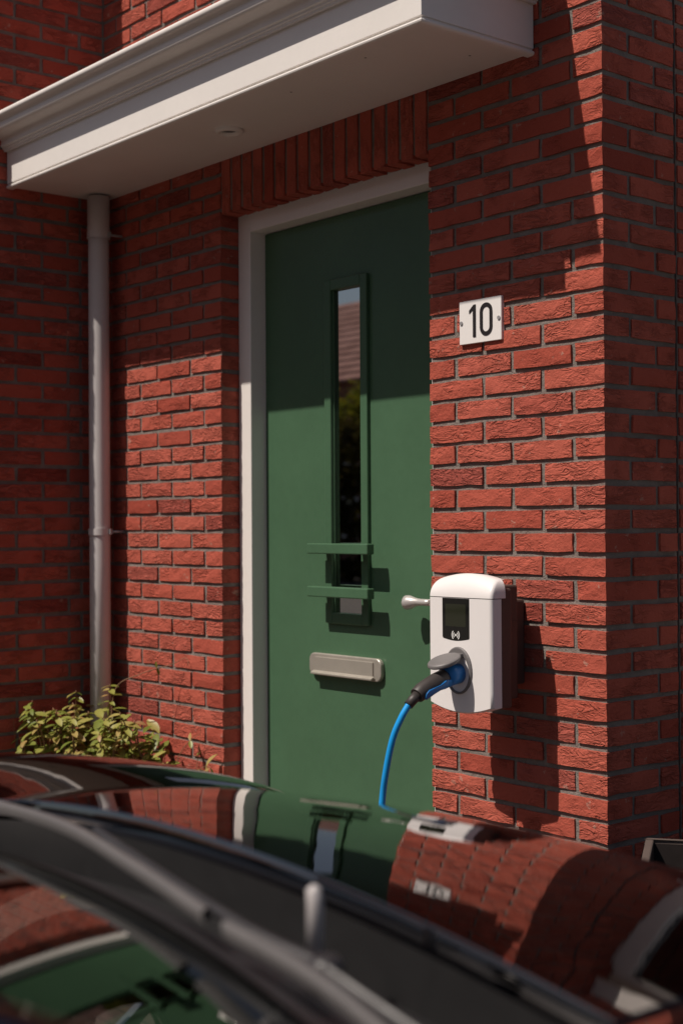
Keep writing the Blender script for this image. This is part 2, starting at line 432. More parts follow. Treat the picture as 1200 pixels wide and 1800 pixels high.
# roof (out of the picture)
rf = MB()
rf.prism([(-.95, 5.55), (-.95, 5.62), (3.6, 8.9), (8.3, 5.62), (8.3, 5.55), (3.6, 8.75)], -6.7, .25, 'x')
rf.build('roof', 'roof_tile', house)
bk = MB(); bk.box(-6.5, 0, 7.7, 8.0, 0, 5.6); bk.box(-6.5, -6.2, .3, 7.7, 0, 5.6); bk.box(-6.2, -.3, 7.5, 7.7, 0, 5.6)
bk.build('wall', 'far_brick', house)['label'] = 'rear part of the house'

# ---- canopy
CX0, CX1, CY, CZ0, CZ1 = -2.508, -.235, -.415, 2.601, 2.738
cp = MB(); cp.box(CX0, CX1, CY, CY+.02, CZ0+.018, CZ1+.06); cp.box(CX1-.02, CX1, CY+.02, -.002, CZ0+.018, CZ1+.06)
canopy = cp.build('canopy', 'white_paint', house, .0015); canopy['label'] = 'white painted canopy box with moulded gutter'
MB().box(CX0, CX1-.021, CY+.021, -.002, CZ0+.008, CZ0+.03).build('soffit', 'white_paint', canopy)
tr = MB()       # small bead along the lower edge, front and right side
prof = [(-.000, .000), (.006, .000), (.009, .004), (.006, .010), (.003, .012), (.000, .018)]
def sweep(mb, prof, z0, xe=0.0):
    rows = []
    for (px, py, ox, oy) in ((CX0, CY, 0, -1), (CX1, CY, 1, -1), (CX1, -.002, 1, 0)):
        rows.append([(px+ox*a, py+oy*a, z0+b) for a, b in prof])
    mb.grid(rows, False); return rows
prof = [(-.022, .000), (-.004, .000), (.0015, .003), (.0028, .007), (.001, .011), (-.005, .0125), (-.005, .019)]
sweep(tr, prof, CZ0); tr.build('edge_bead', 'white_paint', canopy)
gp = [(.001, 0), (.012, 0), (.013, .006), (.018, .008), (.019, .014), (.026, .016)]
for k in range(13):
    a = k/12; gp.append((.026 + .047*a - .012*math.sin(2*math.pi*a), .018 + .062*a + .006*math.sin(2*math.pi*a)))
gp += [(.076, .083), (.080, .085)]
for k in range(11):
    a = math.radians(-70 + 25*k); gp.append((.085 + .0125*math.cos(a), .101 + .0125*math.sin(a)))
gp += [(.074, .106), (.070, .10), (.066, .085), (.001, .06)]
gt = MB(); rows = sweep(gt, gp, CZ1)
gt.smooth = [True]*len(gt.f)
g = gt.build('gutter', 'white_trim', canopy)
sm = g.modifiers.new('edges', 'EDGE_SPLIT'); sm.split_angle = math.radians(38)
MB().box(CX0, CX1-.001, CY+.021, -.002, CZ1+.03, CZ1+.058).build('canopy_roof', 'zinc_grey', canopy)
dl = MB(); c = (-1.362, -.21); z = CZ0+.008
rp = [(.046, 0), (.0465, -.007), (.042, -.012), (.031, -.012), (.028, -.006), (.026, -.008), (.0235, -.006), (.022, .012)]
dl.grid([[(c[0]+r*math.cos(2*math.pi*k/40), c[1]+r*math.sin(2*math.pi*k/40), z+h) for k in range(40)] for r, h in rp], True, True)
dl.build('downlight', 'white_paint', canopy)
MB().add([(c[0]+.0225*math.cos(2*math.pi*k/32), c[1]+.0225*math.sin(2*math.pi*k/32), z-.003) for k in range(32)], [tuple(range(32))]).build('downlight_lens', 'downlight_dark', canopy)
sc = MB()
for q in ((-.55, -.33), (-.92, -.30), (-.36, -.12)):
    sc.add([(q[0]+.004*math.cos(k), q[1]+.004*math.sin(k), z-.0006) for k in range(6)], [tuple(range(6))])
sc.build('nail_holes', 'downlight_dark', canopy)

# ---- door frame and door
DX0, DX1, DZ0, DZ1, DY = -1.645, -.722, .045, 2.363, .138
fr = MB(); FY = .074
fr.box(-1.7125, DX0+.003, FY, .20, 0, 2.430); fr.box(DX1-.003, -.6565, FY, .20, 0, 2.430); fr.box(DX0+.003, DX1-.003, FY, .20, DZ1-.002, 2.430)
frame = fr.build('door_frame', 'white_paint', house, .003)
MB().box(DX0, DX1, FY-.01, .2, 0, .04).build('threshold', 'zinc_grey', frame)
GX0, GX1, GZ0, GZ1 = -1.266, -1.116, 1.045, 2.112           # glass opening
dm = MB()
dm.box(DX0+.006, GX0, DY, DY+.05, DZ0, DZ1-.006); dm.box(GX1, DX1-.006, DY, DY+.05, DZ0, DZ1-.006)
dm.box(GX0, GX1, DY, DY+.05, DZ0, GZ0); dm.box(GX0, GX1, DY, DY+.05, GZ1, DZ1-.006)
door = dm.build('door', 'green_paint', house); door['label'] = 'green front door with narrow window and two bars'
mo = MB(); a, p = .034, .013
mo.box(GX0-a, GX0, DY-p, DY-.0005, GZ0-a, GZ1+a); mo.box(GX1, GX1+a, DY-p, DY-.0005, GZ0-a, GZ1+a)
mo.box(GX0, GX1, DY-p, DY-.0005, GZ0-a, GZ0); mo.box(GX0, GX1, DY-p, DY-.0005, GZ1, GZ1+a)
mo.build('window_moulding', 'green_paint', door, .0025)
MB().box(GX0, GX1, DY+.006, DY+.012, GZ0, GZ1).build('pane', 'door_glass', door)
ib = MB(); ib.box(GX0, GX0+.004, DY-.002, DY+.0055, GZ0, GZ1); ib.box(GX1-.004, GX1, DY-.002, DY+.0055, GZ0, GZ1); ib.build('glazing_bead', 'green_paint', door, .001)
for z0, z1 in ((1.241, 1.275), (1.100, 1.134)):
    MB().box(-1.316, -1.010, DY-.078, DY-.048, z0, z1).build('bar', 'green_paint', door, .0035)
    for x in (GX0-.017, GX1+.017):
        MB().box(x-.012, x+.012, DY-.0485, DY-p+.001, z0+.008, z1-.008).build('bar_mount', 'green_paint', door)
def rrect(x0, x1, z0, z1, r, n=6):
    o = []
    for cx, cz, a0 in ((x1-r, z1-r, 0), (x0+r, z1-r, 90), (x0+r, z0+r, 180), (x1-r, z0+r, 270)):
        for k in range(n+1):
            a = math.radians(a0+90*k/n); o.append((cx+r*math.cos(a), cz+r*math.sin(a)))
    return o
LX0, LX1, LZ = -1.383, -1.018, .871
MB().prism(rrect(LX0, LX1, LZ-.037, LZ+.037, .024), DY-.017, DY-.0005, 'y').build('letterbox', 'brushed_metal', door, .004, 3)
MB().box(LX0+.035, LX1-.035, DY-.0215, DY-.0165, LZ-.022, LZ+.025).build('letterbox_flap', 'brushed_metal', door, .001)
MB().prism([(DY-.0214, LZ-.020), (DY-.034, LZ-.027), (DY-.034, LZ-.031), (DY-.0214, LZ-.027)], LX0+.028, LX1-.028, 'x').build('letterbox_pull', 'brushed_metal', door)
# lever handle with a long plate
HX, HZ = -.757, 1.099
MB().prism(rrect(HX-.024, HX+.024, .945, 1.19, .022), DY-.012, DY-.0005, 'y').build('handle_plate', 'satin_nickel', door, .003)
hd = MB(); hd.tube([(HX, DY-.012, HZ), (HX, DY-.03, HZ), (HX, DY-.05, HZ)], [.011, .010, .010], 16)
hd.tube([(HX+.012, DY-.055, HZ), (HX-.01, DY-.055, HZ), (HX-.03, DY-.055, HZ), (HX-.045, DY-.055, HZ), (HX-.062, DY-.056, HZ-.001), (HX-.078, DY-.057, HZ-.002), (HX-.092, DY-.057, HZ-.003), (HX-.101, DY-.057, HZ-.003), (HX-.105, DY-.057, HZ-.003)],
        [.010, .0105, .0105, .0115, .016, .0215, .0225, .015, .003], 18)
hd.build('handle', 'satin_nickel', door)
MB().prism([(HX+.010*math.cos(k*.524), 1.005+.016*math.sin(k*.524)) for k in range(12)], DY-.018, DY-.0122, 'y').build('lock_cylinder', 'brushed_metal', door)

# ------------------------------------------------------------------ drainpipe
PX, PY = -2.414, -.0806
dp = thing('drainpipe', 'grey drainpipe in the corner left of the door', 'drainpipe')
MB().tube([(PX, PY, .0), (PX, PY, 1.2), (PX, PY, 2.40), (PX, PY, 2.47)], .0395, 40).build('pipe', 'pipe_grey', dp)
MB().tube([(PX, PY, 2.455), (PX, PY, 2.458), (PX, PY, 2.60)], .0425, 40).build('pipe', 'pipe_grey', dp)
for zz in (2.452, 1.315):
    b = MB(); b.grid([[(PX+r*math.cos(2*math.pi*k/40), PY+r*math.sin(2*math.pi*k/40), zz+h) for k in range(40)] for r, h in ((.0398, -.013), (.0435, -.013), (.0435, .013), (.0398, .013))], False, True)
    b.build('bracket', 'pipe_grey', dp)
    a = MB(); a.box(PX+.030, PX+.050, PY+.016, PY+.026, zz-.010, zz+.010); a.tube([(PX+.040, PY+.02, zz), (PX+.040, .02, zz)], .0045, 10)
    a.build('bracket_arm', 'zinc_grey', dp)

# ------------------------------------------------------------------ house number sign
sg = thing('house_number_sign', 'white plate with black house number 10 beside the door', 'sign')
SX0, SX1, SZ0, SZ1, SY = -.520, -.356, 1.845, 1.967, -.009
MB().prism(rrect(SX0, SX1, SZ0, SZ1, .002, 2), SY, .004, 'y').build('plate', 'sign_white', sg, .0008)
sc_ = .0915; zb = SZ0+.017; y0 = SY-.0016
one = [(-.4655, zb), (-.4540, zb), (-.4540, zb+sc_), (-.4625, zb+sc_), (-.4800, zb+sc_-.015), (-.4800, zb+sc_-.0245), (-.4655, zb+sc_-.0145)]
MB().prism(one, y0, SY-.0002, 'y').build('digit', 'digit_black', sg)
def stad(cx, z0, z1, hw, n=10):
    o = []
    for k in range(n+1): a = math.pi*k/n; o.append((cx+hw*math.cos(a), z1-hw+hw*math.sin(a)))
    for k in range(n+1): a = math.pi+math.pi*k/n; o.append((cx+hw*math.cos(a), z0+hw+hw*math.sin(a)))
    return o
zo = stad(-.4135, zb-.0005, zb+sc_+.0005, .0245); zi = stad(-.4135, zb+.011, zb+sc_-.011, .0132)
d = MB(); nn = len(zo)
for (P, Q, yy0, yy1) in ((zo, zi, y0, y0), (zo, zo, y0, SY-.0002), (zi, zi, y0, SY-.0002)):
    d.grid([[(a, yy0, b) for a, b in P], [(a, yy1, b) for a, b in Q]], False, True)
d.build('digit', 'digit_black', sg)
for sx, sz in ((SX0+.0085, SZ0+.061), (SX1-.0085, SZ0+.061)):
    MB().prism([(sx+.0056*math.cos(k*.6283), sz+.0056*math.sin(k*.6283)) for k in range(10)], SY-.0028, SY-.0002, 'y').build('screw', 'zinc_grey', sg)

# ------------------------------------------------------------------ charging station
cs = thing('charging_station', 'white wall charger with dark screen beside the door', 'charger')
QX0, QX1, QF, QB = -.455, -.213, -.2, -.165
QC = (QX0+QX1)/2
# white cover: rows from bottom to top, columns across the face, the edges rolled back
cols = []
nc = 28
def cover_row(z, yf, yb, ins=0.0):
    # one closed-off row from left rear, round the left edge, across the face, round the right edge to right rear
    row = []; r = .010; hw = (QX1-QX0)/2 - ins
    row.append((QC-hw, yb, z)); row.append((QC-hw+.002, yf+r*1.6, z))
    for k in range(7):
        a = math.radians(90*k/6); row.append((QC-hw+.008+r*(1-math.sin(a))-r*.3*(1-math.sin(a)) , yf+r*(math.cos(a)) , z)) if False else row.append((QC-hw+.0025+r*(1-math.cos(a)), yf+r*(1-math.sin(a)), z))
    for k in range(1, 13):
        t = k/13; x = QC-hw+.0125 + (2*hw-.025)*t; row.append((x, yf-.0022*math.sin(math.pi*t), z))
    for k in range(7):
        a = math.radians(90-90*k/6); row.append((QC+hw-.0025-r*(1-math.cos(a)), yf+r*(1-math.sin(a)), z))
    row.append((QC+hw-.002, yf+r*1.6, z)); row.append((QC+hw, yb, z))
    return row
SEAM = 1.139
def arc(x, amt): t = (x-QC)/((QX1-QX0)/2); return amt*(1-t*t)
rows = []
for k in range(9):
    t = k/8; z = .858 + (SEAM-.001-.858)*t
    base = cover_row(z, QF, QB)
    if k < 3: base = [(x, y, zz - arc(x, .022)*(1-k/3)) for x, y, zz in base]
    rows.append(base)
low = [(x, y+ (.006 if y < -.19 else 0), z-.004) for x, y, z in rows[0]]
back = [(x, QB, z) for x, y, z in low]
cv = MB(); cv.grid([back, low] + rows, True)
o = cv.build('cover', 'charger_white', cs); m_ = o.modifiers.new('edges', 'EDGE_SPLIT'); m_.split_angle = math.radians(50)
# top hood: curls back from the seam
rows = []
for k in range(11):
    a = math.radians(90*k/10); dz = .044*math.sin(a); dy = .044*(1-math.cos(a))
    z = SEAM+.001+dz; yf = QF+dy; yb = QB+.016
    base = cover_row(SEAM+.001, min(yf, yb-.002), yb, .016*(1-math.cos(a))**1.3)
    base = [(x, min(y, yb), zz) for x, y, zz in base]
    rows.append([(x, y, zz+dz+arc(x, .019)*math.sin(a)) for x, y, zz in base])
rows.append([(x, QB+.03, z-.002) for x, y, z in rows[-1]])
hp = MB(); hp.grid(rows, True); o = hp.build('cover_hood', 'charger_white', cs); m_ = o.modifiers.new('edges', 'EDGE_SPLIT'); m_.split_angle = math.radians(60)
bx = MB(); bx.box(QX0+.006, QX1-.006, QB-.012, -.118, .850, 1.165); bx.box(QX0+.035, QX1-.036, -.118, -.064, .868, 1.172)
bx.box(QX0+.05, QX1-.07, -.064, -.001, .90, 1.13)
bx.build('housing', 'charger_brown', cs, .006)
MB().box(QX1-.0362, QX1-.0335, -.112, -.07, 1.070, 1.076).build('cable_clip', 'charger_brown', cs)
# display with arched lower edge, radio mark printed on it
sp = [(-.396, 1.1375), (-.396, 1.034)]
for k in range(13):
    t = k/12; sp.append((-.394+.098*t + (.0 if 0 < k < 12 else 0), 1.0305 - .0065*math.sin(math.pi*t)))
sp += [(-.294, 1.034), (-.294, 1.1375)]
YS = QF-.0024
MB().prism(sp, YS, QF+.004, 'y').build('screen', 'screen', cs)
MB().box(-.384, -.307, YS-.0006, YS-.0001, 1.062, 1.122).build('display_window', 'screen_window', cs)
ic = MB(); IX, IZ = -.345, 1.0395
ic.add([(IX+.0030*math.cos(2*math.pi*k/14), YS-.0009, IZ+.0032*math.sin(2*math.pi*k/14)) for k in range(14)], [tuple(range(14))])
for r in (.0082, .0138):
    for s_ in (0, math.pi):
        ic.grid([[(IX+q*math.cos(s_+math.radians(-48+8*k)), YS-.0009, IZ+q*math.sin(s_+math.radians(-48+8*k))) for k in range(13)] for q in (r-.0013, r+.0013)], False)
ic.build('radio_mark', 'print_white', cs)
# socket: oval grey bezel, recessed bowl and raised lid
SXc, SZc = -.335, .946
def ring(rx, rz, y, n=40, dz=0): return [(SXc+rx*math.cos(2*math.pi*k/n), y, SZc+dz+rz*math.sin(2*math.pi*k/n)) for k in range(n)]
so = MB(); so.grid([ring(.051, .063, QF-.001), ring(.051, .063, QF-.006), ring(.048, .060, QF-.008), ring(.042, .051, QF-.007, dz=-.006), ring(.040, .048, QF+.012, dz=-.007), ring(.038, .045, QF+.03, dz=-.007)], False, True)
so.add(ring(.038, .045, QF+.03, dz=-.007), [tuple(range(40))]); so.build('socket', 'socket_grey', cs, .001)
li = MB(); L = 26
def lidpt(u, v, th):     # u across, v outwards from the hinge; lid tilts slightly down
    return (SXc+u, QF-.012 - v*math.cos(.32), SZc+.042 - v*math.sin(.32) + th)
ol = [(.043*math.cos(2*math.pi*k/L), .046 + .047*math.sin(2*math.pi*k/L)) for k in range(L)]
li.grid([[lidpt(u*.90, .046+(v-.046)*.90, .0075) for u, v in ol], [lidpt(u, v, .004) for u, v in ol], [lidpt(u, v, -.003) for u, v in ol], [lidpt(u*.93, .046+(v-.046)*.93, -.006) for u, v in ol]], True, True)
li.add([lidpt(u*.90, .046+(v-.046)*.90, .0075) for u, v in ol], [tuple(range(L))]); li.add([lidpt(u*.93, .046+(v-.046)*.93, -.006) for u, v in ol], [tuple(range(L))])
li.box(SXc-.022, SXc+.022, QF-.017, QF-.005, SZc+.034, SZc+.046)
li.build('socket_lid', 'socket_grey', cs, .0012)

# ------------------------------------------------------------------ charging cable with plug
cc = thing('charging_cable', 'blue charging cable with black plug in the wall charger', 'cable')
ax0 = Vector((SXc, QF+.02, SZc-.006)); 
path = [ax0, Vector((SXc, -.225, .936)), Vector((SXc, -.255, .929)), Vector((SXc, -.285, .922)), Vector((SXc, -.315, .911)), Vector((SXc, -.337, .901)), Vector((SXc, -.354, .891))]
MB().tube(path[:3], [.026, .027, .0265], 24).build('plug_nose', 'plug_blue', cc)
MB().tube(path[2:], [.0245, .0235, .0225, .0225, .0205], 24).build('plug', 'plug_black', cc, .001)
# blue grip inlays either side of the handle
for s_ in (1, -1):
    g_ = MB(); rows = []
    for t, wd in ((0, .010), (.15, .014), (.35, .008), (.55, .010), (.75, .013), (.9, .010), (1, .002)):
        q = t*3.6; i = min(int(q), 3); p_ = path[2+i].lerp(path[3+i], q-i); r = .0245-.0022*t+.0014
        rows.append([(p_.x+s_*r*math.cos(a), p_.y - r*.35*math.sin(a), p_.z+r*math.sin(a)) for a in [(-.45+(k/6-.5)*wd/r*2) for k in range(7)]])
    g_.grid(rows, True); q_ = g_.build('grip', 'plug_blue', cc); sl = q_.modifiers.new('thick', 'SOLIDIFY'); sl.thickness = .002; sl.offset = 0
MB().tube([(SXc, -.351, .8925), (SXc-.001, -.366, .882), (SXc-.003, -.381, .868)], [.0145, .013, .0125], 20).build('boot', 'plug_black', cc)
cpts = spline([(SXc-.003, -.380, .869), (-.3475, -.398, .835), (-.365, -.412, .78), (-.385, -.419, .69), (-.400, -.42, .60), (-.40, -.44, .40), (-.36, -.50, .16), (-.20, -.55, .022), (.20, -.58, .0125), (.62, -.60, .0125), (.86, -.62, .10), (.93, -.66, .36), (.95, -.74, .56), (.96, -.83, .60)], 10)
MB().tube(cpts, .0086, 16).build('cable', 'cable_blue', cc)
MB().tube([(.955, -.80, .60), (.96, -.85, .61), (.965, -.93, .62)], [.02, .026, .026], 20).build('plug', 'plug_black', cc)

# ------------------------------------------------------------------ shrub in the corner
sh = thing('shrub', 'yellow green leafy climbing shrub at the foot of the drainpipe', 'shrub')
def leaf_mesh(v):
    rs = random.Random(v); L = 1.0; W = rs.uniform(.36, .48); cup = rs.uniform(.08, .2); bend = rs.uniform(.05, .3)
    vs_ = []; f = []
    for i in range(5):
        t = i/4; wv = W*.5*math.sin(math.pi*min(1, t*.92+.05))**.8*(1 if t < .98 else 0); zz = -bend*t*t
        vs_ += [(-wv, t*L, zz+cup*wv*2), (0, t*L, zz), (wv, t*L, zz+cup*wv*2)]
    for i in range(4):
        for j in range(2): a = i*3+j; f.append((a, a+1, a+4, a+3))
    mb = MB(); mb.add(vs_, f, True); me = mb.mesh('leaf', False); me.materials.append(M['leaf']); return me
LM = [leaf_mesh(k) for k in range(6)]
rs = random.Random(11)
stems = MB(); leaves = []
def put_leaf(p, out, size):
    leaves.append((Vector(p), Vector(out).normalized(), size))
def stem(pts, r, dens, size, drop=0.0):
    c = spline(pts, 6); stems.tube(c, [r*(1-.7*i/len(c)) for i in range(len(c))], 6)
    Lt = sum((c[i+1]-c[i]).length for i in range(len(c)-1)); n = int(Lt*dens); ph = rs.uniform(0, 6)
    for k in range(n):
        t = (k+.5)/n; i = min(int(t*(len(c)-1)), len(c)-2); p = c[i].lerp(c[i+1], t*(len(c)-1)-i); tg = (c[i+1]-c[i]).normalized()
        for s_ in (0, math.pi):
            a = ph + k*1.57 + s_ + rs.uniform(-.3, .3); x = tg.orthogonal().normalized(); y = tg.cross(x)
            put_leaf(p, x*math.cos(a)+y*math.sin(a)+tg*.35+Vector((0, -.25, -drop)), size*rs.uniform(.8, 1.4)*(1-.3*t))
base = [(-2.43, -.32), (-2.36, -.25), (-2.28, -.20), (-2.20, -.22), (-2.10, -.15), (-2.02, -.13), (-2.32, -.32), (-2.22, -.30), (-1.96, -.12), (-2.12, -.24)]
for i, (x, y) in enumerate(base):
    for k in range(5):
        h = rs.uniform(.50, .68) * (1.0 if x < -2.0 else .86); dx, dy = rs.uniform(-.09, .09), rs.uniform(-.12, .03)
        ex = max(x+dx, -2.47)
        stem([(x, y, 0), (x+dx*.3, y+dy*.2, h*.5), (x*.4+ex*.6, y+dy*.6, h*.85), (ex, min(y+dy, -.04), h)], .0056, 17, .062, .5)
# shoots that stand out above the mass
stem([(-2.40, -.34, .2), (-2.455, -.36, .45), (-2.462, -.36, .58), (-2.45, -.35, .69)], .0035, 26, .058, .9)
stem([(-2.35, -.30, .3), (-2.30, -.28, .55), (-2.27, -.27, .66), (-2.265, -.27, .735)], .0035, 24, .05, .7)
stem([(-2.18, -.20, .4), (-2.165, -.19, .65), (-2.16, -.19, .76)], .0035, 28, .05, .4)
stem([(-2.15, -.19, .55), (-2.14, -.18, .74), (-2.06, -.12, .80), (-1.98, -.04, .835), (-1.93, -.012, .86), (-1.91, -.012, .83)], .0022, 3.2, .036, .2)
stem([(-1.95, -.10, .3), (-1.90, -.06, .52), (-1.82, -.03, .60)], .002, 8, .035, .5)
stem([(-1.93, -.10, .3), (-1.84, -.06, .44), (-1.74, -.05, .50), (-1.70, -.06, .47)], .0022, 22, .05, .6)
stem([(-1.86, -.05, .3), (-1.84, -.02, .52), (-1.83, -.015, .63)], .0015, 4, .03)
stem([(-2.47, -.40, .4), (-2.48, -.41, .60), (-2.475, -.42, .68)], .0014, 0, .03)
for k in range(260):      # leaves filling the mass
    x = rs.uniform(-2.47, -1.92); t = (x+2.47)/.55; top = .66 - .10*max(0, t-.5)*2
    put_leaf((x, rs.uniform(-.36+.22*t, -.05), rs.uniform(.30, top)), (rs.uniform(-1, 1), rs.uniform(-1.2, .2), rs.uniform(-.7, .5)), rs.uniform(.045, .085))
stems.build('stems', 'stem', sh)
# the 300 leaves nearest the light and the lens are objects, the rest one mass
def vis(l): p = l[0]; return p.z*1.6 - p.y*.7 + .25*p.x
leaves.sort(key=vis, reverse=True)
rest = MB()
for n_, (p, d_, s_) in enumerate(leaves):
    up_ = Vector((rs.uniform(-.4, .4), -.45, 1)); x = d_.cross(up_).normalized(); z = x.cross(d_).normalized()
    mt = Matrix(((x.x, d_.x, z.x, p.x), (x.y, d_.y, z.y, p.y), (x.z, d_.z, z.z, p.z), (0, 0, 0, 1))) @ Matrix.Scale(s_, 4)
    me = LM[rs.randrange(6)]
    if n_ < 298:
        o = bpy.data.objects.new('leaf', me); COL.objects.link(o); o.parent = sh; o.matrix_world = mt
    else:
        rest.add([mt @ v.co for v in me.vertices], [tuple(q.vertices) for q in me.polygons], True)
tag(rest.build('foliage', 'leaf', sh, fix=False), kind='stuff')

# ------------------------------------------------------------------ dark crate by the side wall
cr = thing('crate', 'dark crate with pale rim at the foot of the shaded side wall', 'crate')
cb = MB(); a = .17; H = .53
def rot(x, y, z, ang=.62, c=(.345, -.01)): return (c[0]+x*math.cos(ang)-y*math.sin(ang), c[1]+x*math.sin(ang)+y*math.cos(ang), z)
for (x0, x1, y0, y1) in ((-a, a, -a, -a+.012), (-a, a, a-.012, a), (-a, -a+.012, -a+.012, a-.012), (a-.012, a, -a+.012, a-.012)):
    cb.box(x0, x1, y0, y1, .012, H)
cb.box(-a, a, -a, a, 0, .012)
cb.v = [rot(*v) for v in cb.v]; cb.build('box', 'crate_dark', cr, .002)
rm = MB()
for (x0, x1, y0, y1) in ((-a-.008, a+.008, -a-.008, -a+.012), (-a-.008, a+.008, a-.012, a+.008), (-a-.008, -a+.012, -a+.012, a-.012), (a-.012, a+.008, -a+.012, a-.012)):
    rm.box(x0, x1, y0, y1, H, H+.010)
rm.v = [rot(*v) for v in rm.v]; rm.build('rim', 'crate_rim', cr, .004)
# ------------------------------------------------------------------ car, nose towards the house
car = thing('car', 'glossy dark car parked nose towards the house in the foreground', 'car')
HP = (0.9885, -1.9408, -.0895, .9796, -.0031, -.221, -.0418, -.1553, .056, .0574, .0023)
XC, YR = HP[0], HP[1]
def hz(X, Y):
    return HP[3]+HP[4]*Y+HP[5]*Y**2+HP[6]*Y**3 + X*X*(HP[7]+HP[8]*Y+HP[9]*Y*Y) + HP[10]*X**4
def rear(X): return .02*X*X         # rear edge of the bonnet in local Y
def nose(X): return 1.02 - .33*X*X - .10*X**4
SH = .63
def W(X, Y, z): return (XC+X, YR+Y, z)
hb = MB(); rows = []
NX, NY = 48, 56
xs = [SH*(2*i/NX-1) for i in range(NX+1)]
for j in range(NY+1):
    t = j/NY; row = []
    for X in xs:
        Y = rear(X) + (nose(X)-rear(X))*t
        row.append(W(X, Y, hz(X, Y)))
    rows.append(row)
lip = [W(X, rear(X)-.0012, hz(X, rear(X))-.0015) for X in xs]; lip2 = [W(X, rear(X)-.003, hz(X, rear(X))-.028) for X in xs]
hb.grid([lip2, lip] + rows, True)
for sgn in (0, -1):
    hb.grid([[r[sgn] for r in rows], [(r[sgn][0]+(.002 if sgn else -.002)*0, r[sgn][1], r[sgn][2]-.02) for r in rows]], False)
o = hb.build('bonnet', 'car_paint', car)
o.modifiers.new('edges', 'EDGE_SPLIT').split_angle = math.radians(45)
# front wings
AX = YR + .33; AR = .37; WR = .325     # front axle
def fsec(s, X0):     # cross-section from the bonnet gap over the crest and down the flank: (X, height offset or None)
    return None
for sgn in (-1, 1):
    fb = MB(); rows = []
    for j in range(64):
        t = j/63; Y = -.34 + (nose(.70)+.34-.02)*t
        zb_ = hz(SH, Y)
        row = []
        taper = .10*max(0, (Y-.45)/.5)**2
        for k in range(25):
            a = k/24
            rise = max(.012, .086-.07*Y); hc = hz(.80, Y)+rise
            if a < .6:
                q = a/.6; X = SH+.005 + (.80-SH-.005)*q; z = hz(X, Y) - .006*(1-q) + rise*math.sin(q*math.pi/2)
            else:
                q = (a-.6)/.4; ang = q*math.pi/2; X = .80 + .095*math.sin(ang); z = hc - .22*(1-math.cos(ang))
            row.append(W(sgn*(X-taper*(a**1.5)), Y, z))
        zl = row[-1][2]; Xl = abs(row[-1][0]-XC)
        d2 = AR*AR - (YR+Y-AX)**2; zbot = max(.22, (WR+math.sqrt(d2)) if d2 > 0 else 0)
        zbot = min(zbot, zl-.02)
        for k in range(1, 9):
            q = k/8; row.append(W(sgn*(Xl + .018*math.sin(math.pi*q)), Y, zl + (zbot-zl)*q))
        rows.append(row)
    fb.grid(rows, True); q_ = fb.build('wing', 'car_paint', car); q_.modifiers.new('edges', 'EDGE_SPLIT').split_angle = math.radians(42)
# bumper: from the front edge of the bonnet down
bb = MB(); rows = []
Xs = [.86*(2*i/40-1) for i in range(41)]
for k in range(15):
    q = k/14; row = []
    for X in Xs:
        Xn = min(abs(X), .70); Y = nose(X) + .10*math.sin(math.pi*min(1, q*1.15)*.8)
        z0 = hz(min(abs(X), SH), nose(X)) - .012; row.append(W(X, Y, z0 + (.2-z0)*q))
    rows.append(row)
bb.grid(rows, True); bumper = bb.build('bumper', 'car_paint', car)
gr = MB(); gr.grid([[W(X, nose(X)+.104, z) for X in [-.45+.09*i for i in range(11)]] for z in (.26, .34, .40)], True); gr.build('air_intake', 'black_rubber', car)
for sgn in (-1, 1):
    h_ = MB(); h_.grid([[W(sgn*X, nose(X)+.055+.04*q, hz(SH, nose(X)) - .03 - .10*q) for X in (.50, .56, .62, .68, .74, .80)] for q in (0, .33, .66, 1)], True)
    q_ = h_.build('headlight', 'lamp_lens', car); q_.modifiers.new('thick', 'SOLIDIFY').thickness = .02
MB().prism([(XC-.02+.05*math.cos(k*.26), .62+.05*math.sin(k*.26)) for k in range(24)], YR+1.07, YR+1.125, 'y').build('charge_port', 'black_rubber', car)
# scuttle between bonnet and windscreen
def gb(X): return (-.175 - .17*X*X, .958 - .10*X*X)         # glass base: local Y, z
cw = MB(); Xc_ = [.80*(2*i/40-1) for i in range(41)]
def cw_row(f):
    o_ = []
    for X in Xc_:
        r_, g_ = rear(X), gb(X); o_.append(f(X, r_, g_[0], g_[1]))
    return o_
cw.grid([cw_row(lambda X, r_, gy, gz: W(X, r_-.003, hz(X, r_)-.028)), cw_row(lambda X, r_, gy, gz: W(X, r_-.006, hz(X, 0)-.090)), cw_row(lambda X, r_, gy, gz: W(X, r_-.088, hz(X, 0)-.086))], False)
cw.build('scuttle_trough', 'black_rubber', car)
cw = MB()
cw.grid([cw_row(lambda X, r_, gy, gz: W(X, r_-.088, hz(X, 0)-.086)), cw_row(lambda X, r_, gy, gz: W(X, r_-.102, hz(X, 0)-.056)), cw_row(lambda X, r_, gy, gz: W(X, r_-.132, hz(X, 0)-.038)), cw_row(lambda X, r_, gy, gz: W(X, gy, gz+.002))], True)
q_ = cw.build('scuttle_panel', 'dark_plastic', car); q_.modifiers.new('edges', 'EDGE_SPLIT').split_angle = math.radians(40)
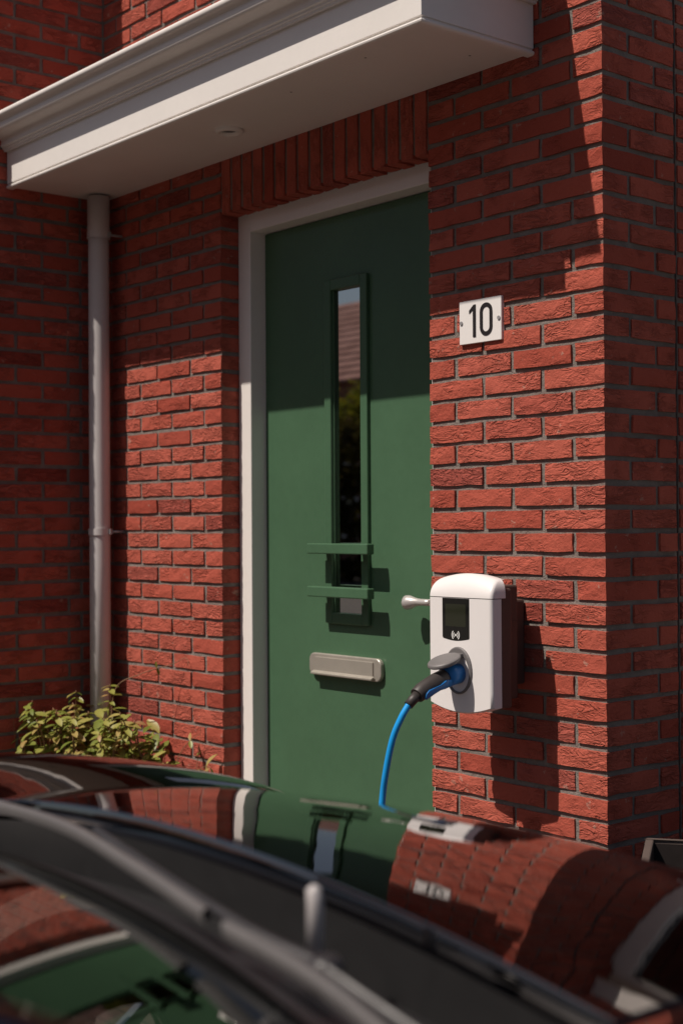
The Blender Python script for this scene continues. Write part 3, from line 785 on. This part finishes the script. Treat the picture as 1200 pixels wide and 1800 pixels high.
# windscreen
def ws(u, v):
    hw = .715 - .125*v; X = u*hw; by, bz = gb(X); ty, tz = -1.34 - .07*X*X, 1.425 - .09*X*X
    return W(X, by+(ty-by)*v, bz+(tz-bz)*v + .050*v*(1-v))
wb = MB(); wb.grid([[ws(-1+2*i/28, j/20) for i in range(29)] for j in range(21)], True)
wb.build('windscreen', 'car_glass', car)
bd = MB()      # black printed border along the lower edge of the glass
bd.grid([[tuple(Vector(ws(-1+2*i/28, v)) - Vector((0, 0, .003))) for i in range(29)] for v in (0, .012, .025)], True); bd.build('windscreen_border', 'black_rubber', car)
for sgn in (-1, 1):
    pl = MB(); pl.tube([Vector(ws(sgn*1.03, v)) + Vector((sgn*.012, 0, -.012)) for v in [k/14 for k in range(15)]], .034, 12); pl.build('pillar', 'car_paint', car)
rfp = MB(); rfp.grid([[W(u*(.60+.03*math.sin(math.pi*s_)), -1.34-.07*(u*.6)**2 - 1.55*s_, 1.425-.09*(u*.6)**2 + .05*math.sin(math.pi*s_)-.09*s_) for u in [-1+2*i/20 for i in range(21)]] for s_ in [j/12 for j in range(13)]], True)
rfp.build('roof', 'car_paint', car)
rw = MB(); rw.grid([[W(u*(.60+.08*s_), -2.89-.01*u*u-.45*s_, 1.335-.032*u*u-.32*s_) for u in [-1+2*i/16 for i in range(17)]] for s_ in [j/6 for j in range(7)]], True); rw.build('rear_window', 'car_glass', car)
# flanks with doors, side windows and tail
RA = AX - 2.60
for sgn in (-1, 1):
    sb = MB(); rows = []
    for j in range(70):
        t = j/69; Y = -.345 - 3.15*t; yy = YR+Y
        d2 = AR*AR-(yy-RA)**2; zbot = max(.22, (WR+math.sqrt(d2)) if d2 > 0 else 0)
        tail = max(0, (t-.8)/.2); zt = .905 + .06*t
        Xs_ = [(.80, zt+.012), (.845, zt-.02), (.872, zt-.10), (.885, .68), (.89, .5), (.885, .32), (.87, .22)]
        rows.append([W(sgn*(x_-.13*tail*tail), Y, max(z_, zbot if z_ < .75 else z_)) for x_, z_ in Xs_])
    sb.grid(rows, True); sb.build('flank', 'car_paint', car)
    for (ya, yb) in ((-.62, -1.66), (-1.70, -2.55)):
        wv = MB()
        def roofx(y): s_ = min(1, max(0, (-1.34-y)/1.55)); return (.60+.03*math.sin(math.pi*s_), 1.39 - .03*abs(s_-.4)) 
        rows = []
        for k in range(7):
            Y = ya+(yb-ya)*k/6; f_ = min(1, max(.12, (-Y-.42)/.92)) if Y > -1.34 else 1
            rx, rz = roofx(Y); rows.append([W(sgn*(.80+(rx-.80)*f_*q), Y, .925+(rz-.925)*f_*q) for q in (0, .25, .5, .75, 1)])
        wv.grid(rows, True); wv.build('side_window', 'car_glass', car)
    for ya in (-1.05, -2.1):
        MB().box(XC+sgn*.885-.012, XC+sgn*.885+.012, YR+ya-.32, YR+ya-.14, .775, .80).build('door_handle', 'car_paint', car, .006)
    for yc in (-1.68, -2.62):
        pl = MB(); pl.tube([W(sgn*.80, yc, .92), W(sgn*.70, yc-.02, 1.15), W(sgn*.62, yc-.03, 1.38)], .03, 8); pl.build('pillar', 'black_rubber', car)
    # mirror
    mr = MB(); c0 = Vector(W(sgn*1.0, -.20, 1.0)); rows = []
    for k in range(9):
        a = math.pi*k/8; rr = math.sin(a); rows.append([(c0.x+.10*math.cos(b_)*rr, c0.y+.09*math.cos(a)*.7, c0.z+.065*math.sin(b_)*rr) for b_ in [2*math.pi*i/16 for i in range(16)]])
    mr.grid(rows, True, True); mr.tube([W(sgn*.84, -.27, .90), W(sgn*.93, -.22, .95)], .02, 8); mr.build('side_mirror', 'car_paint', car)
    for ay in (AX, RA):
        ty = MB(); cx_ = XC+sgn*.79
        prof_ = [(.20, -.095), (.30, -.105), (.322, -.09), (.325, 0), (.322, .09), (.30, .105), (.20, .095)]
        ty.grid([[(cx_+h_*1.0, ay+r_*math.cos(2*math.pi*k/40), WR+r_*math.sin(2*math.pi*k/40)) for k in range(40)] for r_, h_ in prof_], True, True)
        wh = ty.build('wheel', 'tyre', car)
        rm_ = MB(); xo = cx_+sgn*.085
        rm_.grid([[(xo-sgn*h_, ay+r_*math.cos(2*math.pi*k/40), WR+r_*math.sin(2*math.pi*k/40)) for k in range(40)] for r_, h_ in ((.205, .0), (.205, .03), (.19, .05))], False, True)
        for k in range(10):
            a = 2*math.pi*k/10; c_, s__ = math.cos(a), math.sin(a)
            pts = [(r_*c_-w_*s__, r_*s__+w_*c_) for r_, w_ in ((.02, -.016), (.20, -.012), (.20, .012), (.02, .016))]
            rm_.prism([(ay+p0, WR+p1) for p0, p1 in pts], xo-.02, xo, 'x')
        rm_.build('rim', 'rim_metal', wh)
tb = MB(); rows = []
for k in range(9):
    q = k/8; rows.append([W(X, -3.33-.17*math.sin(math.pi*min(1, q+.25)*.8)+.12*X*X, 1.02-.80*q) for X in [.76*(2*i/16-1) for i in range(17)]])
tb.grid(rows, True); tb.build('tail', 'car_paint', car)
for sgn in (-1, 1):
    MB().box(XC+sgn*.62-.10, XC+sgn*.62+.10, YR-3.49, YR-3.38, .80, .90).build('tail_light', 'tail_lens', car, .01)
# cabin
MB().box(XC-.74, XC+.74, YR-3.2, YR-.35, .25, .30).build('floor', 'interior', car)
ds = MB(); ds.grid([[W(X, y_, z_-.05*X*X) for X in [.72*(2*i/12-1) for i in range(13)]] for y_, z_ in ((-.30, .90), (-.55, .93), (-.75, .93), (-.85, .86), (-.86, .55))], True); ds.build('dashboard', 'interior', car)
for sgn in (-1, 1):
    se = MB(); se.box(XC+sgn*.36-.24, XC+sgn*.36+.24, YR-1.75, YR-1.22, .38, .56); se.build('seat', 'interior', car, .05, 3)
    se = MB(); se.prism([(YR-1.68, .50), (YR-1.82, .52), (YR-1.98, 1.12), (YR-1.90, 1.14)], XC+sgn*.36-.23, XC+sgn*.36+.23, 'x'); se.build('backrest', 'interior', car, .04, 3)
    MB().box(XC+sgn*.36-.12, XC+sgn*.36+.12, YR-2.0, YR-1.92, 1.15, 1.31).build('headrest', 'interior', car, .03, 3)
stw = MB(); stw.tube([(XC-.36+.17*math.cos(a), YR-.98-.05*math.sin(a), .90+.165*math.sin(a)) for a in [2*math.pi*k/32 for k in range(33)]], .014, 8, False)
stw.tube([(XC-.36, YR-.85, .87), (XC-.36, YR-.98, .90)], .03, 10); stw.build('steering_wheel', 'interior', car)
# wipers lying on the scuttle
def wiper(P, pv):
    wp = MB(); pts = spline([Vector(W(*q)) for q in P], 6)
    wp.grid([[q+Vector((0, dy, dz)) for q in pts] for dy, dz in ((-.002, -.012), (-.0055, -.001), (-.003, .003), (.003, .003), (.0055, -.001), (.0015, -.011))], True)
    bl = wp.build('wiper', 'wiper_metal', car)
    n0 = len(pts)//2; mid = pts[n0] + Vector((0, .003, .006)); pvp = Vector(W(*pv))
    s1 = pvp.lerp(mid, .25) + Vector((0, -.012, .012))
    path_ = spline([pvp+Vector((0, 0, .016)), s1, pvp.lerp(mid, .7)+Vector((0, -.004, .003)), mid], 6)
    n_ = len(path_); wd = [.006-.003*i/n_ for i in range(n_)]; ar = MB()
    ar.grid([[p+Vector((0, -w_, 0)) for p, w_ in zip(path_, wd)], [p+Vector((0, -w_*.6, .007)) for p, w_ in zip(path_, wd)], [p+Vector((0, w_*.6, .007)) for p, w_ in zip(path_, wd)], [p+Vector((0, w_, 0)) for p, w_ in zip(path_, wd)]], True)
    ar.build('arm', 'dark_plastic', bl)
    cp_ = MB(); cp_.tube([pvp, pvp+Vector((0, 0, .02)), pvp+Vector((0, 0, .027))], [.018, .017, .011], 16); cp_.build('pivot_cap', 'dark_plastic', bl)
wiper([(-.52, -.075, .965), (-.15, -.093, .981), (.10, -.138, .982), (.31, -.182, .978)], (.42, -.13, .925))
wiper([(.352, -.190, .977), (.52, -.212, .970), (.72, -.250, .945)], (.76, -.15, .885))
nz = MB(); p = Vector(W(.345, -.082, .925)); nz.tube([p, p+Vector((0, 0, .05)), p+Vector((0, -.002, .064)), p+Vector((0, -.003, .067))], [.0085, .008, .007, .003], 14); nz.build('washer_nozzle', 'nozzle_grey', car)
# ------------------------------------------------------------------ across the street (for reflections, plus one unseen terrace added to block sky light)
oh = thing('brick_house', 'far brick house with tiled roof mirrored in the door glass', 'house')
def far_house(parent, x0, x1, y, ez, rz, dep):
    wv = MB(); wv.box(x0, x1, y-dep, y, 0, ez); wv.prism([(y, ez), (y-dep, ez), (y-dep/2, rz-.1)], x0, x1, 'x'); wv.build('wall', 'far_brick', parent)
    rf = MB(); n_ = 13; sl = (rz-ez)/(dep/2)
    for k in range(n_):
        for side in (1, -1):
            a, b = k/n_, (k+1)/n_
            for xk in range(int((x1-x0)/.6)+1):
                xa, xb = x0+xk*.6-.3, x0+xk*.6+.29
                yc = y-dep/2; ya, yb = yc+side*(dep/2+.3)*(1-a), yc+side*(dep/2+.3)*(1-b)
                za, zb2 = ez-.2+(rz-ez+.2)*a+.10, ez-.2+(rz-ez+.2)*b+.05
                rf.add([(xa, ya, za-.09), (xb, ya, za-.09), (xb, ya, za), (xa, ya, za), (xb, yb, zb2), (xa, yb, zb2)], [(0,1,2,3),(3,2,4,5)])
    tag(rf.build('roof', 'roof_tile', parent, fix=False), kind='stuff')
    x = x0+1.2
    while x < x1-1.5:
        for z0 in (.9, 3.5):
            w_ = MB(); w_.box(x, x+1.2, y-.05, y+.04, z0, z0+1.5); f_ = w_.build('window', 'white_trim', parent)
            MB().box(x+.1, x+1.1, y+.041, y+.05, z0+.1, z0+1.4).build('pane', 'window_dark', f_)
        x += 2.6
far_house(oh, -52, -22, -30, 6.7, 10.4, 9)
oh2 = thing('brick_house', 'unseen brick terrace added behind the viewpoint to block sky light', 'house')
far_house(oh2, -15, 26, -17, 6.6, 10.6, 9)  # added out of view: cuts low sky light so the shade goes darker
tr_ = thing('tree', 'yellow green tree mirrored in the narrow door window', 'tree')
MB().tube(spline([(-27.5, -23.2, 0), (-27.4, -23.2, 2), (-27.6, -23.1, 4)], 5), [.2-.01*k for k in range(11)], 10).build('trunk', 'stem', tr_)
cr_ = MB(); rs = random.Random(5)
for k in range(3600):
    d_ = Vector((rs.gauss(0, 1), rs.gauss(0, 1), rs.gauss(0, 1))).normalized()*rs.random()**.4
    lob = .8+.5*noise.noise(d_*2.5)
    p = Vector((-27.5+3.2*d_.x*lob, -23.2+2.4*d_.y*lob, 4.3+1.2*d_.z*lob)); a = Vector((rs.uniform(-1, 1), rs.uniform(-1, 1), rs.uniform(-1, 1))).normalized(); b = a.orthogonal().normalized(); s_ = rs.uniform(.08, .16)
    cr_.add([p-a*s_, p+b*s_*.5, p+a*s_, p-b*s_*.5], [(0, 1, 2, 3)])
cr_.build('crown', 'tree_leaf', tr_, fix=False)
hg = thing('hedge', 'tall dark hedge across the street mirrored in the door glass', 'hedge')
hm = MB()
for k in range(9000):
    x = rs.uniform(-33, -14)
    p = Vector((x, rs.uniform(-19.9, -18.3), rs.uniform(.05, 3.85+.35*noise.noise(Vector((x*1.3, 0, 0))))))
    a = Vector((rs.uniform(-1, 1), rs.uniform(-1, 1), rs.uniform(-1, 1))).normalized(); b = a.orthogonal().normalized(); s_ = rs.uniform(.12, .26)
    hm.add([p-a*s_, p+b*s_*.6, p+a*s_, p-b*s_*.6], [(0, 1, 2, 3)])
hm.build('foliage', 'hedge_leaf', hg, fix=False)

ga = thing('garage', 'dark timber garage with white frame beyond the side wall', 'garage')
gm = MB(); gm.box(.35, 6.2, 5.2, 8.0, 0, 2.9); gm.build('wall', 'timber', ga)
gf = MB(); gf.box(.9, 1.04, 5.08, 5.199, 0, 2.3); gf.box(3.4, 3.54, 5.08, 5.199, 0, 2.3); gf.box(1.04, 3.4, 5.08, 5.199, 2.16, 2.3); gf.build('door_frame', 'white_paint', ga, .004)
gd = MB(); gd.box(1.04, 3.4, 5.13, 5.198, .02, 2.158); gd.build('garage_door', 'timber', ga)
for k in range(5): MB().box(1.06, 3.38, 5.112, 5.1295, .06+.42*k, .44+.42*k).build('panel', 'timber', ga, .004)
MB().box(.25, 6.3, 5.02, 5.19, 2.62, 2.92).build('fascia', 'white_paint', ga, .004)
